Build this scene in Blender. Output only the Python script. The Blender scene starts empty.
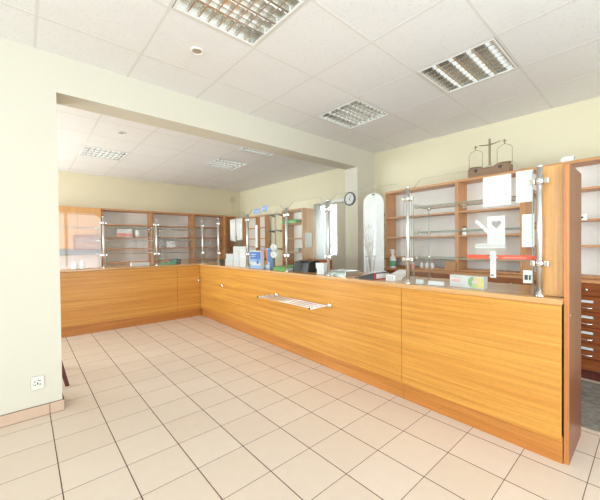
import bpy, bmesh, math, random
from mathutils import Vector, Matrix
random.seed(7)
C = bpy.context.scene.collection
sc = bpy.context.scene
PI = math.pi

# ------------------------------------------------------------------ colour
def lin(r, g, b):
    f = lambda c: (c/255/12.92) if c/255 <= .04045 else ((c/255+.055)/1.055)**2.4
    return (f(r), f(g), f(b), 1)

# ------------------------------------------------------------------ materials
def new_mat(name):
    m = bpy.data.materials.new(name); m.use_nodes = True
    nt = m.node_tree; b = nt.nodes['Principled BSDF']
    return m, nt, b

def plain(name, col, rough=.5, metal=0., noise=.0, scale=20., bump=0.):
    m, nt, b = new_mat(name)
    b.inputs['Roughness'].default_value = rough
    b.inputs['Metallic'].default_value = metal
    n = nt.nodes
    tc = n.new('ShaderNodeTexCoord'); nz = n.new('ShaderNodeTexNoise')
    nz.inputs['Scale'].default_value = scale; nz.inputs['Detail'].default_value = 4
    nt.links.new(tc.outputs['Object'], nz.inputs['Vector'])
    mx = n.new('ShaderNodeMix'); mx.data_type = 'RGBA'
    mx.inputs['A'].default_value = [c*(1-noise) for c in col[:3]]+[1]
    mx.inputs['B'].default_value = [min(1, c*(1+noise)) for c in col[:3]]+[1]
    nt.links.new(nz.outputs['Fac'], mx.inputs['Factor'])
    nt.links.new(mx.outputs['Result'], b.inputs['Base Color'])
    if bump:
        bp = n.new('ShaderNodeBump'); bp.inputs['Strength'].default_value = bump; bp.inputs['Distance'].default_value = .002
        nt.links.new(nz.outputs['Fac'], bp.inputs['Height']); nt.links.new(bp.outputs['Normal'], b.inputs['Normal'])
    return m

def wood(name, c1, c2, axis, rough=.35, fine=75, coarse=12, streak=.6):
    """laminate with grain running along object axis 'x','y' or 'z'"""
    m, nt, b = new_mat(name); n = nt.nodes; L = nt.links
    b.inputs['Roughness'].default_value = rough
    tc = n.new('ShaderNodeTexCoord')
    def noise(s, along, detail, dist):
        mp = n.new('ShaderNodeMapping')
        v = [s, s, s]; v['xyz'.index(axis)] = along
        mp.inputs['Scale'].default_value = v
        L.new(tc.outputs['Object'], mp.inputs['Vector'])
        z = n.new('ShaderNodeTexNoise'); z.inputs['Scale'].default_value = 1
        z.inputs['Detail'].default_value = detail; z.inputs['Distortion'].default_value = dist
        L.new(mp.outputs['Vector'], z.inputs['Vector']); return z
    a = noise(coarse*2.2, .55, 3, .9); f = noise(fine*2, 2.6, 4, .2); p = noise(fine*.9, fine*.5, 2, 0)
    r = n.new('ShaderNodeValToRGB')
    r.color_ramp.elements[0].position = .34; r.color_ramp.elements[1].position = .66
    r.color_ramp.elements[0].color = c2; r.color_ramp.elements[1].color = c1
    L.new(a.outputs['Fac'], r.inputs['Fac'])
    m1 = n.new('ShaderNodeMath'); m1.operation = 'MULTIPLY_ADD'
    m1.inputs[1].default_value = streak; m1.inputs[2].default_value = 1-streak*.5
    L.new(f.outputs['Fac'], m1.inputs[0])
    m2 = n.new('ShaderNodeMath'); m2.operation = 'MULTIPLY_ADD'
    m2.inputs[1].default_value = .18; m2.inputs[2].default_value = .91
    L.new(p.outputs['Fac'], m2.inputs[0])
    m3 = n.new('ShaderNodeMath'); m3.operation = 'MULTIPLY'
    L.new(m1.outputs[0], m3.inputs[0]); L.new(m2.outputs[0], m3.inputs[1])
    vm = n.new('ShaderNodeVectorMath'); vm.operation = 'SCALE'
    L.new(r.outputs['Color'], vm.inputs[0]); L.new(m3.outputs[0], vm.inputs['Scale'])
    L.new(vm.outputs['Vector'], b.inputs['Base Color'])
    return m

def tile_floor():
    m, nt, b = new_mat('floor_tiles'); n = nt.nodes; L = nt.links
    g = n.new('ShaderNodeNewGeometry'); sp = n.new('ShaderNodeSeparateXYZ'); L.new(g.outputs['Position'], sp.inputs[0])
    def math_(op, a, bb=None, c=None):
        x = n.new('ShaderNodeMath'); x.operation = op
        for i, v in enumerate((a, bb, c)):
            if v is None: continue
            if isinstance(v, (int, float)): x.inputs[i].default_value = v
            else: L.new(v, x.inputs[i])
        return x.outputs[0]
    u = math_('DIVIDE', math_('SUBTRACT', sp.outputs['X'], .1335), .2995)
    v = math_('DIVIDE', math_('SUBTRACT', sp.outputs['Y'], 2.042), .3003)
    def edge(w, half):
        f = math_('FRACT', w)
        d = math_('MINIMUM', f, math_('SUBTRACT', 1., f))
        return math_('LESS_THAN', d, half)
    gx = edge(u, .0095); gy = edge(v, .0058)
    gr = math_('MAXIMUM', gx, gy)
    cmb = n.new('ShaderNodeCombineXYZ'); L.new(math_('FLOOR', u), cmb.inputs[0]); L.new(math_('FLOOR', v), cmb.inputs[1])
    wn = n.new('ShaderNodeTexWhiteNoise'); wn.noise_dimensions = '2D'; L.new(cmb.outputs[0], wn.inputs['Vector'])
    nz = n.new('ShaderNodeTexNoise'); nz.inputs['Scale'].default_value = 14; nz.inputs['Detail'].default_value = 8
    nz.inputs['Roughness'].default_value = .65; L.new(g.outputs['Position'], nz.inputs['Vector'])
    tone = math_('ADD', math_('MULTIPLY', wn.outputs['Value'], .35), math_('MULTIPLY', nz.outputs['Fac'], .65))
    mx = n.new('ShaderNodeMix'); mx.data_type = 'RGBA'
    mx.inputs['A'].default_value = lin(222, 201, 180); mx.inputs['B'].default_value = lin(234, 218, 201)
    L.new(tone, mx.inputs['Factor'])
    m2 = n.new('ShaderNodeMix'); m2.data_type = 'RGBA'; m2.inputs['B'].default_value = lin(96, 62, 44)
    L.new(mx.outputs['Result'], m2.inputs['A']); L.new(gr, m2.inputs['Factor'])
    L.new(m2.outputs['Result'], b.inputs['Base Color'])
    L.new(math_('MULTIPLY_ADD', gr, .4, .36), b.inputs['Roughness'])
    bp = n.new('ShaderNodeBump'); bp.inputs['Strength'].default_value = .35; bp.inputs['Distance'].default_value = .002
    L.new(math_('SUBTRACT', 1., gr), bp.inputs['Height']); L.new(bp.outputs['Normal'], b.inputs['Normal'])
    return m

def ceiling_tile():
    m, nt, b = new_mat('ceiling_tile'); n = nt.nodes; L = nt.links
    g = n.new('ShaderNodeNewGeometry')
    nz = n.new('ShaderNodeTexNoise'); nz.inputs['Scale'].default_value = 75; nz.inputs['Detail'].default_value = 3
    L.new(g.outputs['Position'], nz.inputs['Vector'])
    r = n.new('ShaderNodeValToRGB'); r.color_ramp.elements[0].position = .3; r.color_ramp.elements[1].position = .42
    r.color_ramp.elements[0].color = lin(231, 227, 223); r.color_ramp.elements[1].color = lin(243, 241, 239)
    L.new(nz.outputs['Fac'], r.inputs['Fac']); L.new(r.outputs['Color'], b.inputs['Base Color'])
    b.inputs['Roughness'].default_value = .9
    bp = n.new('ShaderNodeBump'); bp.inputs['Strength'].default_value = .25; bp.inputs['Distance'].default_value = .003
    L.new(nz.outputs['Fac'], bp.inputs['Height']); L.new(bp.outputs['Normal'], b.inputs['Normal'])
    return m

def glass_mat(name, tint, strength=.6, base=.03):
    m, nt, b = new_mat(name); n = nt.nodes; L = nt.links
    n.remove(b); out = n['Material Output']
    tr = n.new('ShaderNodeBsdfTransparent'); tr.inputs['Color'].default_value = tint
    gl = n.new('ShaderNodeBsdfGlossy'); gl.inputs['Roughness'].default_value = .0
    lw = n.new('ShaderNodeLayerWeight'); lw.inputs['Blend'].default_value = .5
    pw = n.new('ShaderNodeMath'); pw.operation = 'POWER'; pw.inputs[1].default_value = 4.
    ma = n.new('ShaderNodeMath'); ma.operation = 'MULTIPLY_ADD'; ma.inputs[1].default_value = strength; ma.inputs[2].default_value = base
    L.new(lw.outputs['Facing'], pw.inputs[0]); L.new(pw.outputs[0], ma.inputs[0])
    mix = n.new('ShaderNodeMixShader')
    L.new(ma.outputs[0], mix.inputs[0]); L.new(tr.outputs[0], mix.inputs[1]); L.new(gl.outputs[0], mix.inputs[2])
    L.new(mix.outputs[0], out.inputs['Surface'])
    return m

M = {}
M['floor'] = tile_floor()
M['skirt'] = plain('skirting_tile', lin(208, 178, 154), .4, noise=.05)
M['grout'] = plain('grout', lin(110, 75, 55), .8)
M['cream'] = plain('cream_paint', lin(233, 222, 191), .75, noise=.012, scale=3)
M['white_paint'] = plain('pale_cream_paint', lin(217, 210, 192), .75, noise=.01, scale=3)
M['ceil'] = ceiling_tile()
M['tbar'] = plain('ceiling_bar', lin(231, 227, 221), .8)
oak1, oak2 = lin(220, 158, 72), lin(202, 134, 54)
M['oak_x'] = wood('oak_laminate_along_x', oak1, oak2, 'x')
M['oak_y'] = wood('oak_laminate_along_y', oak1, oak2, 'y')
M['oak_z'] = wood('oak_laminate_upright', lin(226, 170, 104), lin(214, 154, 88), 'z')
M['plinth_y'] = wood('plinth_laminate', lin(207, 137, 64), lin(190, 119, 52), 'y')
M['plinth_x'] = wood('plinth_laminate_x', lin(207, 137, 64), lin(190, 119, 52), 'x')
M['oak_top'] = wood('worktop_laminate', lin(222, 176, 122), lin(206, 154, 100), 'y', rough=.16)
M['oak_topx'] = wood('worktop_laminate_x', lin(222, 176, 122), lin(206, 154, 100), 'x', rough=.16)
M['beech_y'] = wood('shelf_wood_along_y', lin(216, 156, 102), lin(200, 138, 86), 'y', rough=.4)
M['beech_x'] = wood('shelf_wood_along_x', lin(216, 156, 102), lin(200, 138, 86), 'x', rough=.4)
M['beech_z'] = wood('shelf_wood_upright', lin(216, 156, 102), lin(202, 140, 88), 'z', rough=.4)
M['red_wood'] = wood('dark_red_wood', lin(158, 88, 46), lin(136, 70, 34), 'y', rough=.3)
M['red_wood_z'] = wood('dark_red_wood_upright', lin(128, 66, 30), lin(112, 55, 24), 'z', rough=.3, streak=.3)
M['mahogany'] = wood('mahogany', lin(112, 48, 30), lin(92, 36, 22), 'z', rough=.6)
M['back'] = plain('pale_back_panel', lin(246, 243, 236), .6, noise=.02)
M['steel'] = plain('brushed_steel', lin(222, 221, 218), .38, 1., noise=.05)
M['chrome'] = plain('chrome', lin(232, 232, 230), .1, 1.)
M['alu'] = plain('bright_aluminium', lin(226, 224, 218), .25, 1.)
M['white_metal'] = plain('white_enamel', lin(240, 238, 232), .4)
M['lamp'] = plain('tube_glass', lin(244, 242, 236), .25)
lb = M['lamp'].node_tree.nodes['Principled BSDF']; lb.inputs['Emission Color'].default_value = (.85, .94, 1, 1); lb.inputs['Emission Strength'].default_value = 2.2  # glow added to lift the floor light; the tubes themselves are off
M['glass'] = glass_mat('clear_glass', (.992, .996, .994, 1))
M['glass_edge'] = plain('glass_edge', lin(126, 146, 132), .15)
M['white'] = plain('white_paper', lin(226, 226, 224), .6)
M['white_plastic'] = plain('white_plastic', lin(244, 243, 238), .35)
M['grey_ink'] = plain('grey_ink', lin(206, 206, 204), .7)
M['heart_ink'] = plain('heart_ink', lin(160, 156, 150), .7)
M['dark_ink'] = plain('dark_ink', lin(70, 70, 74), .7)
M['red_strip'] = plain('red_strip', lin(232, 92, 66), .4)
M['pink'] = plain('pink_print', lin(232, 150, 140), .6)
M['black'] = plain('black_plastic', lin(34, 34, 36), .35)
M['dark_grey'] = plain('dark_grey_plastic', lin(80, 82, 86), .4)
M['green'] = plain('green_card', lin(96, 172, 92), .5, noise=.06)
M['green_label'] = plain('green_label', lin(90, 170, 130), .5)
M['blue'] = plain('blue_print', lin(70, 120, 200), .5, noise=.1, scale=12)
M['pale_blue'] = plain('pale_blue_print', lin(150, 190, 232), .5)
M['orange'] = plain('orange_print', lin(224, 140, 96), .5)
M['yellow'] = plain('yellow_print', lin(232, 226, 140), .55)
M['carton'] = plain('brown_cardboard', lin(190, 140, 96), .75, noise=.05)
M['brown_box'] = plain('brown_board', lin(168, 92, 52), .6, noise=.06)
M['dark_red'] = plain('dark_red_cover', lin(170, 52, 52), .5)
M['socket_white'] = plain('ivory_plastic', lin(232, 228, 214), .45)
M['pad_green'] = plain('pale_green_pad', lin(196, 212, 202), .5)
M['satin'] = plain('satin_metal', lin(238, 238, 236), .35, .6)
M['notice_paper'] = plain('notice_paper', lin(226, 225, 219), .6)
M['mid_blue'] = plain('mid_blue_print', lin(112, 160, 216), .5)
M['edge_wood'] = wood('edge_wood', lin(204, 136, 78), lin(188, 120, 64), 'z')
M['cloth'] = plain('white_voile', lin(248, 247, 242), .8, noise=.02)
M['door'] = plain('beige_door', lin(198, 188, 168), .55, noise=.02)
M['bottle_brown'] = plain('brown_bottle', lin(60, 44, 40), .25)
M['twig'] = plain('silver_twig', lin(196, 190, 182), .6)
M['scale_wood'] = wood('scale_wood', lin(152, 116, 88), lin(130, 96, 70), 'y', rough=.4)
M['brass'] = plain('aged_brass', lin(168, 152, 124), .35, 1.)

nt = M['cloth'].node_tree; pb = nt.nodes['Principled BSDF']
tl = nt.nodes.new('ShaderNodeBsdfTranslucent'); tl.inputs['Color'].default_value = (.9, .9, .88, 1)
mxs = nt.nodes.new('ShaderNodeMixShader'); mxs.inputs[0].default_value = .8
nt.links.new(pb.outputs[0], mxs.inputs[1]); nt.links.new(tl.outputs[0], mxs.inputs[2]); nt.links.new(mxs.outputs[0], nt.nodes['Material Output'].inputs['Surface'])
def carpet_mat():
    m, nt, b = new_mat('grey_carpet'); n = nt.nodes; L = nt.links
    g = n.new('ShaderNodeNewGeometry')
    ch = n.new('ShaderNodeTexVoronoi'); ch.inputs['Scale'].default_value = 26; L.new(g.outputs['Position'], ch.inputs['Vector'])
    nz = n.new('ShaderNodeTexNoise'); nz.inputs['Scale'].default_value = 2.20; L.new(g.outputs['Position'], nz.inputs['Vector'])
    r = n.new('ShaderNodeValToRGB'); r.color_ramp.elements[0].color = lin(84, 78, 72); r.color_ramp.elements[1].color = lin(150, 143, 134)
    ad = n.new('ShaderNodeMath'); ad.operation = 'MULTIPLY_ADD'; ad.inputs[1].default_value = .7
    L.new(ch.outputs['Distance'], ad.inputs[0]); L.new(nz.outputs['Fac'], ad.inputs[2])
    sb = n.new('ShaderNodeMath'); sb.operation = 'SUBTRACT'; sb.inputs[1].default_value = .2; L.new(ad.outputs[0], sb.inputs[0])
    L.new(sb.outputs[0], r.inputs['Fac']); L.new(r.outputs['Color'], b.inputs['Base Color']); b.inputs['Roughness'].default_value = .95
    return m
M['carpet'] = carpet_mat()

def painting_mat():
    m, nt, b = new_mat('marbled_brown_picture'); n = nt.nodes; L = nt.links
    tc = n.new('ShaderNodeTexCoord'); nz = n.new('ShaderNodeTexNoise'); nz.inputs['Scale'].default_value = 7; nz.inputs['Distortion'].default_value = 2.2
    L.new(tc.outputs['Object'], nz.inputs['Vector'])
    r = n.new('ShaderNodeValToRGB'); r.color_ramp.elements[0].position = .42; r.color_ramp.elements[1].position = .7
    r.color_ramp.elements[0].color = lin(164, 104, 68); r.color_ramp.elements[1].color = lin(214, 180, 154)
    L.new(nz.outputs['Fac'], r.inputs['Fac']); L.new(r.outputs['Color'], b.inputs['Base Color']); b.inputs['Roughness'].default_value = .3
    return m
M['picture'] = painting_mat()

# ------------------------------------------------------------------ mesh builder
class MB:
    def __init__(s): s.bm = bmesh.new(); s.mats = []
    def mi(s, m):
        m = M[m] if isinstance(m, str) else m
        if m not in s.mats: s.mats.append(m)
        return s.mats.index(m)
    def _new(s, geom_before, m, smooth=False):
        i = s.mi(m)
        for f in s.bm.faces:
            if f not in geom_before: f.material_index = i; f.smooth = smooth
    def box(s, x0, x1, y0, y1, z0, z1, m, bev=0., mat4=None):
        before = set(s.bm.faces)
        r = bmesh.ops.create_cube(s.bm, size=1)
        mt = Matrix.Translation(((x0+x1)/2, (y0+y1)/2, (z0+z1)/2)) @ Matrix.Diagonal((abs(x1-x0), abs(y1-y0), abs(z1-z0), 1))
        if mat4 is not None: mt = mat4 @ mt
        bmesh.ops.transform(s.bm, matrix=mt, verts=r['verts'])
        if bev:
            es = list({e for v in r['verts'] for e in v.link_edges})
            bmesh.ops.bevel(s.bm, geom=es, offset=bev, segments=2, affect='EDGES', profile=.6)
        s._new(before, m); return s
    def tube(s, pts, r, m, seg=12, caps=True):
        """round bar along a polyline"""
        before = set(s.bm.faces); pts = [Vector(p) for p in pts]; rings = []
        rr = r if isinstance(r, (list, tuple)) else [r]*len(pts)
        ref = None
        for i, p in enumerate(pts):
            a = pts[max(0, i-1)]; b = pts[min(len(pts)-1, i+1)]; d = (b-a).normalized()
            if ref is None:
                ref = Vector((0, 0, 1)) if abs(d.z) < .9 else Vector((1, 0, 0))
            u = d.cross(ref).normalized(); w = u.cross(d).normalized(); ref = w
            rings.append([s.bm.verts.new(p+(u*math.cos(2*PI*k/seg)+w*math.sin(2*PI*k/seg))*rr[i]) for k in range(seg)])
        for A, B in zip(rings, rings[1:]):
            for k in range(seg): s.bm.faces.new((A[k], A[(k+1) % seg], B[(k+1) % seg], B[k]))
        s._new(before, m, True)
        if caps:
            b2 = set(s.bm.faces)
            s.bm.faces.new(rings[0][::-1]); s.bm.faces.new(rings[-1]); s._new(b2, m)
        return s
    def lathe(s, prof, m, c=(0, 0, 0), seg=20, mat4=None):
        """profile [(r,z)...] turned about z"""
        before = set(s.bm.faces); rings = []
        T = mat4 if mat4 is not None else Matrix.Translation(c)
        for r, z in prof:
            if r < 1e-6: rings.append([s.bm.verts.new(T @ Vector((0, 0, z)))])
            else: rings.append([s.bm.verts.new(T @ Vector((r*math.cos(2*PI*k/seg), r*math.sin(2*PI*k/seg), z))) for k in range(seg)])
        for A, B in zip(rings, rings[1:]):
            for k in range(seg):
                k2 = (k+1) % seg
                if len(A) == 1 and len(B) == 1: continue
                if len(A) == 1: s.bm.faces.new((A[0], B[k2], B[k]))
                elif len(B) == 1: s.bm.faces.new((A[k], A[k2], B[0]))
                else: s.bm.faces.new((A[k], A[k2], B[k2], B[k]))
        s._new(before, m, True); return s
    def prism(s, poly, axis, a, b, m, medge=None, mat4=None):
        """polygon (2d) swept along axis from a to b; the sides may have another material"""
        def P(q, w):
            v = {'x': (w, q[0], q[1]), 'y': (q[0], w, q[1]), 'z': (q[0], q[1], w)}[axis]
            v = Vector(v); return mat4 @ v if mat4 is not None else v
        A = [s.bm.verts.new(P(q, a)) for q in poly]; B = [s.bm.verts.new(P(q, b)) for q in poly]
        i = s.mi(m); j = s.mi(medge) if medge else i
        f = s.bm.faces.new(A[::-1]); f.material_index = i
        f = s.bm.faces.new(B); f.material_index = i
        for k in range(len(poly)):
            k2 = (k+1) % len(poly)
            f = s.bm.faces.new((A[k], A[k2], B[k2], B[k])); f.material_index = j
        return s
    def build(s, name, parent=None, loc=(0, 0, 0), rotz=0.):
        bmesh.ops.recalc_face_normals(s.bm, faces=s.bm.faces)
        me = bpy.data.meshes.new(name); s.bm.to_mesh(me); s.bm.free()
        for m in s.mats: me.materials.append(m)
        o = bpy.data.objects.new(name, me); C.objects.link(o)
        o.location = loc; o.rotation_euler = (0, 0, rotz)
        if parent: o.parent = parent
        return o

def tag(o, label, cat, group=None):
    o['label'] = label; o['category'] = cat
    if group: o['group'] = group
    return o
def thing(name, label, cat, loc=(0, 0, 0), rotz=0., group=None):
    o = bpy.data.objects.new(name, None); C.objects.link(o); o.empty_display_size = .1
    o.location = loc; o.rotation_euler = (0, 0, rotz)
    return tag(o, label, cat, group)
def struct(o): o['kind'] = 'structure'; return o
def copy_tree(o, parent=None):
    c = o.copy(); C.objects.link(c)
    if parent: c.parent = parent
    for ch in list(o.children): copy_tree(ch, c)
    return c
def again(src, loc, rotz, label, group=None):
    c = copy_tree(src); c.location = loc; c.rotation_euler = (0, 0, rotz); c['label'] = label
    if group: c['group'] = group
    return c

CE = 2.778
# ================================================================== SETTING
# floor
b = MB(); b.box(-2.6, 4.75, -2.6, 7.9, -.1, 0, 'floor'); struct(b.build('floor'))

# ceiling: 625 mm lay-in grid, cells with lamps left open
def ceiling(name, x0, x1, y0, y1, gx, gy, px, py, holes):
    b = MB()
    def lines(o, p, a, c):
        k = math.ceil((a-o)/p - 1e-6); r = []
        while o+k*p < c: r.append(o+k*p); k += 1
        return r
    xs = [x0]+[v for v in lines(gx, px, x0, x1) if v-x0 > .02]+[x1]
    ys = [y0]+[v for v in lines(gy, py, y0, y1) if v-y0 > .02]+[y1]
    for i in range(len(xs)-1):
        for j in range(len(ys)-1):
            cx, cy = (xs[i]+xs[i+1])/2, (ys[j]+ys[j+1])/2
            if any(abs(cx-h[0]) < .1 and abs(cy-h[1]) < .1 for h in holes): continue
            b.box(xs[i], xs[i+1], ys[j], ys[j+1], CE, CE+.02, 'ceil')
    for x in xs[1:-1]: b.box(x-.009, x+.009, y0, y1, CE-.0012, CE+.001, 'tbar')
    for y in ys[1:-1]: b.box(x0, x1, y-.009, y+.009, CE-.001, CE+.001, 'tbar')
    for h in holes:   # closed void over each recessed lamp
        w = px/2; d = py/2; X, Y = h
        b.box(X-w, X+w, Y-d, Y+d, CE+.1, CE+.12, 'tbar')
        b.box(X-w-.01, X-w+.004, Y-d, Y+d, CE, CE+.1, 'tbar'); b.box(X+w-.004, X+w+.01, Y-d, Y+d, CE, CE+.1, 'tbar')
        b.box(X-w, X+w, Y-d-.01, Y-d+.004, CE, CE+.1, 'tbar'); b.box(X-w, X+w, Y+d-.004, Y+d+.01, CE, CE+.1, 'tbar')
    return struct(b.build(name))
P = .625
main_lamps = [(1.0265, 1.7135), (2.9015, 1.0885), (2.9015, 2.3385)]
ceiling('ceiling', -2.6, 4.62, -2.6, 3.09, .089, 2.651, P, P, main_lamps)
Q = .612
far_lamps = [(.995, 5.88), (2.83, 5.266), (2.83, 4.042)]
ceiling('ceiling', -2.6, 4.8, 3.34, 7.85, .689, 5.574, Q, Q, far_lamps)

# partition: pier at left, beam over the opening, pier at right with the clock
b = MB()
b.box(-2.6, .212, 3.09, 3.34, 0, CE+.05, 'white_paint')
b.box(.212, 3.93, 3.09, 3.34, 2.487, CE+.05, 'white_paint')
b.box(3.93, 4.80, 3.09, 3.34, 0, CE+.05, 'white_paint')
struct(b.build('wall_middle'))
# tiled skirting on the left pier
b = MB()
xs = [-2.2+.2995*k for k in range(8)]
xs = [x for x in (.1335-.2995*k for k in range(8, -1, -1))]
for x0, x1 in zip(xs, xs[1:]+[.224]):
    b.box(x0+.002, x1-.002, 3.078, 3.089, .003, .083, 'skirt', bev=.0015)
b.box(xs[0], .2235, 3.080, 3.0895, 0, .085, 'grout')
b.box(.2125, .2235, 3.0895, 3.34, 0, .085, 'grout'); b.box(.214, .2245, 3.080, 3.338, .003, .083, 'skirt', bev=.0015)
struct(b.build('baseboard_middle'))

# right wall of the near room (runs very slightly out of square) and of the far room, with a window and a door
def slanted(name, p0, p1, z0, z1, th, m, holes=()):
    """wall from p0 to p1 (plan), thickness to the right-hand side; holes (s0,s1,z0,z1)"""
    d = Vector((p1[0]-p0[0], p1[1]-p0[1], 0)); Ln = d.length; ang = math.atan2(d.y, d.x)
    b = MB(); s = 0
    for h in sorted(holes):
        b.box(s, h[0], -th, 0, z0, z1, m)
        if h[2] > z0+.001: b.box(h[0], h[1], -th, 0, z0, h[2], m)
        b.box(h[0], h[1], -th, 0, h[3], z1, m); s = h[1]
    b.box(s, Ln, -th, 0, z0, z1, m)
    return struct(b.build(name, loc=(p0[0], p0[1], 0), rotz=ang))
slanted('wall_right', (4.60, -2.6), (4.375, 3.10), 0, CE+.05, .15, 'cream')
FR0, FR1 = (4.70, 3.33), (4.58, 7.85)
slanted('wall_right_far', FR0, FR1, 0, CE+.05, .18, 'cream', holes=[(.18, 1.02, 0, 2.14), (1.08, 1.42, .85, 2.12)])
b = MB(); b.box(-2.6, 4.8, 7.73, 7.9, 0, CE+.05, 'cream'); struct(b.build('wall_back'))
# left wall with windows, and the wall behind the camera with shop windows
b = MB()
b.box(-2.6, -2.45, -2.6, -2.3, 0, CE+.05, 'cream'); b.box(-2.6, -2.45, -2.3, 1.3, 0, .5, 'cream'); b.box(-2.6, -2.45, -2.3, 1.3, 2.65, CE+.05, 'cream')
b.box(-2.6, -2.45, 1.3, 4.85, 0, CE+.05, 'cream'); b.box(-2.6, -2.45, 4.85, 5.6, 0, .4, 'cream'); b.box(-2.6, -2.45, 5.6, 6.95, 0, CE+.05, 'cream')
b.prism([(4.85, CE+.05), (4.85, 2.15)]+[(5.225-.375*math.cos(PI*i/24), 2.15+.375*math.sin(PI*i/24)) for i in range(1, 24)]+[(5.6, 2.15), (5.6, CE+.05)], 'x', -2.6, -2.45, 'cream')
b.box(-2.6, -2.45, 6.95, 7.65, 0, .3, 'cream'); b.box(-2.6, -2.45, 6.95, 7.65, 2.6, CE+.05, 'cream')
b.box(-2.6, -2.45, 7.65, 7.9, 0, CE+.05, 'cream')
struct(b.build('wall_left'))
b = MB()
b.box(-2.6, -1.2, -2.6, -2.45, 0, CE+.05, 'cream'); b.box(-1.2, 2.3, -2.6, -2.45, 0, .15, 'cream')
b.box(-1.2, 2.3, -2.6, -2.45, 2.6, CE+.05, 'cream'); b.box(2.3, 4.75, -2.6, -2.45, 0, CE+.05, 'cream')
struct(b.build('wall_front'))
def window_frame(name, ax, pos, a0, a1, z0, z1, n):
    b = MB()
    def bar(u0, u1, w0, w1):
        if ax == 'x': b.box(pos-.035, pos+.035, u0, u1, w0, w1, 'white_metal', bev=.004)
        else: b.box(u0, u1, pos-.035, pos+.035, w0, w1, 'white_metal', bev=.004)
    bar(a0, a1, z0, z0+.07); bar(a0, a1, z1-.07, z1)
    for k in range(n+1):
        u = a0+(a1-a0)*k/n; bar(max(a0, u-.04), min(a1, u+.04), z0, z1)
    return struct(b.build(name))
window_frame('window_1', 'x', -2.52, -2.3, 1.3, .5, 2.65, 3)
window_frame('window_2', 'x', -2.52, 6.95, 7.65, .3, 2.6, 1)
b = MB()
for y in (4.87, 5.225, 5.58): b.box(-2.55, -2.5, y-.018, y+.018, .4, 2.15, 'white_metal')
for z in (.42, 1.62, 2.15): b.box(-2.55, -2.5, 4.85, 5.6, z-.02, z+.02, 'white_metal')
b.tube([(-2.525, 5.225-.36*math.cos(PI*i/24), 2.15+.36*math.sin(PI*i/24)) for i in range(25)], .018, 'white_metal', 8)
struct(b.build('window_5'))
window_frame('window_3', 'y', -2.52, -1.2, 2.3, .15, 2.6, 3)

# far right doorway and window (in wall_right_far's own frame)
ang = math.atan2(FR1[1]-FR0[1], FR1[0]-FR0[0])
b = MB()
for s0, s1, z0, z1 in ((.14, .2, 0, 2.18), (1.0, 1.06, 0, 2.18), (.14, 1.06, 2.12, 2.18)): b.box(s0, s1, -.02, .02, z0, z1, 'white_metal', bev=.004)
d = struct(b.build('door_1', loc=(FR0[0], FR0[1], 0), rotz=ang))
b = MB(); b.box(.2, 1.0, -.05, -.015, .005, 2.12, 'door', bev=.003)
for z0, z1 in ((.2, .95), (1.1, 1.95)): b.box(.32, .88, -.016, -.009, z0, z1, 'door', bev=.003)
b.build('door_leaf', d)
b = MB(); b.tube([(.27, -.012, 1.05), (.27, .045, 1.05), (.38, .045, 1.05)], .009, 'chrome'); b.build('door_handle', d)
b = MB()
for s0, s1, z0, z1 in ((1.08, 1.42, .85, .9), (1.08, 1.42, 2.07, 2.12), (1.08, 1.12, .85, 2.12), (1.38, 1.42, .85, 2.12)): b.box(s0, s1, -.1, -.04, z0, z1, 'white_metal')
w = struct(b.build('window_4', loc=(FR0[0], FR0[1], 0), rotz=ang))
b = MB(); b.box(1.11, 1.39, -.075, -.069, .89, 2.08, 'glass'); b.build('window_pane', w)
# curtain hanging in front of that window, reaching behind the door frame
def curtain():
    b = MB(); n = 60; i = b.mi('cloth'); V = []
    for k in range(n+1):
        s = 1.07+.37*k/n; off = .05+.014*math.sin(k*.9)+.006*math.sin(k*2.3)
        V.append([b.bm.verts.new((s, off, z)) for z in (.92, 1.3, 1.7, 2.13)])
    for k in range(n):
        for j in range(3):
            f = b.bm.faces.new((V[k][j], V[k+1][j], V[k+1][j+1], V[k][j+1])); f.smooth = True; f.material_index = i
    o = b.build('curtain', loc=(FR0[0], FR0[1], 0), rotz=ang)
    md = o.modifiers.new('thick', 'SOLIDIFY'); md.thickness = .002
    return o
cu = tag(curtain(), 'bright white voile curtain hanging beside the beige door at the far right', 'curtain')
b = MB(); b.tube([(1.06, .05, 2.14), (1.46, .05, 2.14)], .008, 'white_metal'); 
for s in (1.065, 1.455): b.tube([(s, .05, 2.14), (s, .002, 2.14)], .005, 'white_metal')
b.build('curtain_rod', cu)

# ================================================================== COUNTERS
SL = .0275; RZ = -math.atan(SL); O = Vector((2.29, .357, 0))
dv = Vector((SL, 1, 0)).normalized(); tv = Vector((1, -SL, 0)).normalized()
def LC(t, s, z=0.): return O + tv*t + dv*s + Vector((0, 0, z))
WT = .955
ct = thing('service_counter', 'long oak laminate service counter running away from the near right corner', 'counter', O, RZ)
SE = 5.185
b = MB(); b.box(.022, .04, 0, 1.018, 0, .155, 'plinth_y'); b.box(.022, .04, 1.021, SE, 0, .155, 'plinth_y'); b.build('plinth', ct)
for s0, s1 in ((0, 1.017), (1.021, 3.708), (3.712, SE)):
    b = MB(); b.box(-.012, .012, s0, s1, .142, .922, 'oak_y', bev=.0015); b.build('front_panel', ct)
b = MB(); b.box(.041, .56, .018, .036, 0, .92, 'oak_y'); b.box(.041, .56, SE-.02, SE, .02, .92, 'oak_y')
b.box(.041, .56, .037, SE-.021, .1, .118, 'oak_y'); b.box(.541, .56, .037, SE-.021, .118, .92, 'oak_y'); b.build('carcass', ct)
rk = MB()
for k, t in enumerate((-.275, -.215, -.155, -.095)): rk.tube([(t, 1.81, .672), (t, 2.775, .672)], .006, 'satin')
rack = rk.build('bag_rack', ct); rack['label'] = 'chrome tube rack for bags on the counter front'
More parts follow.
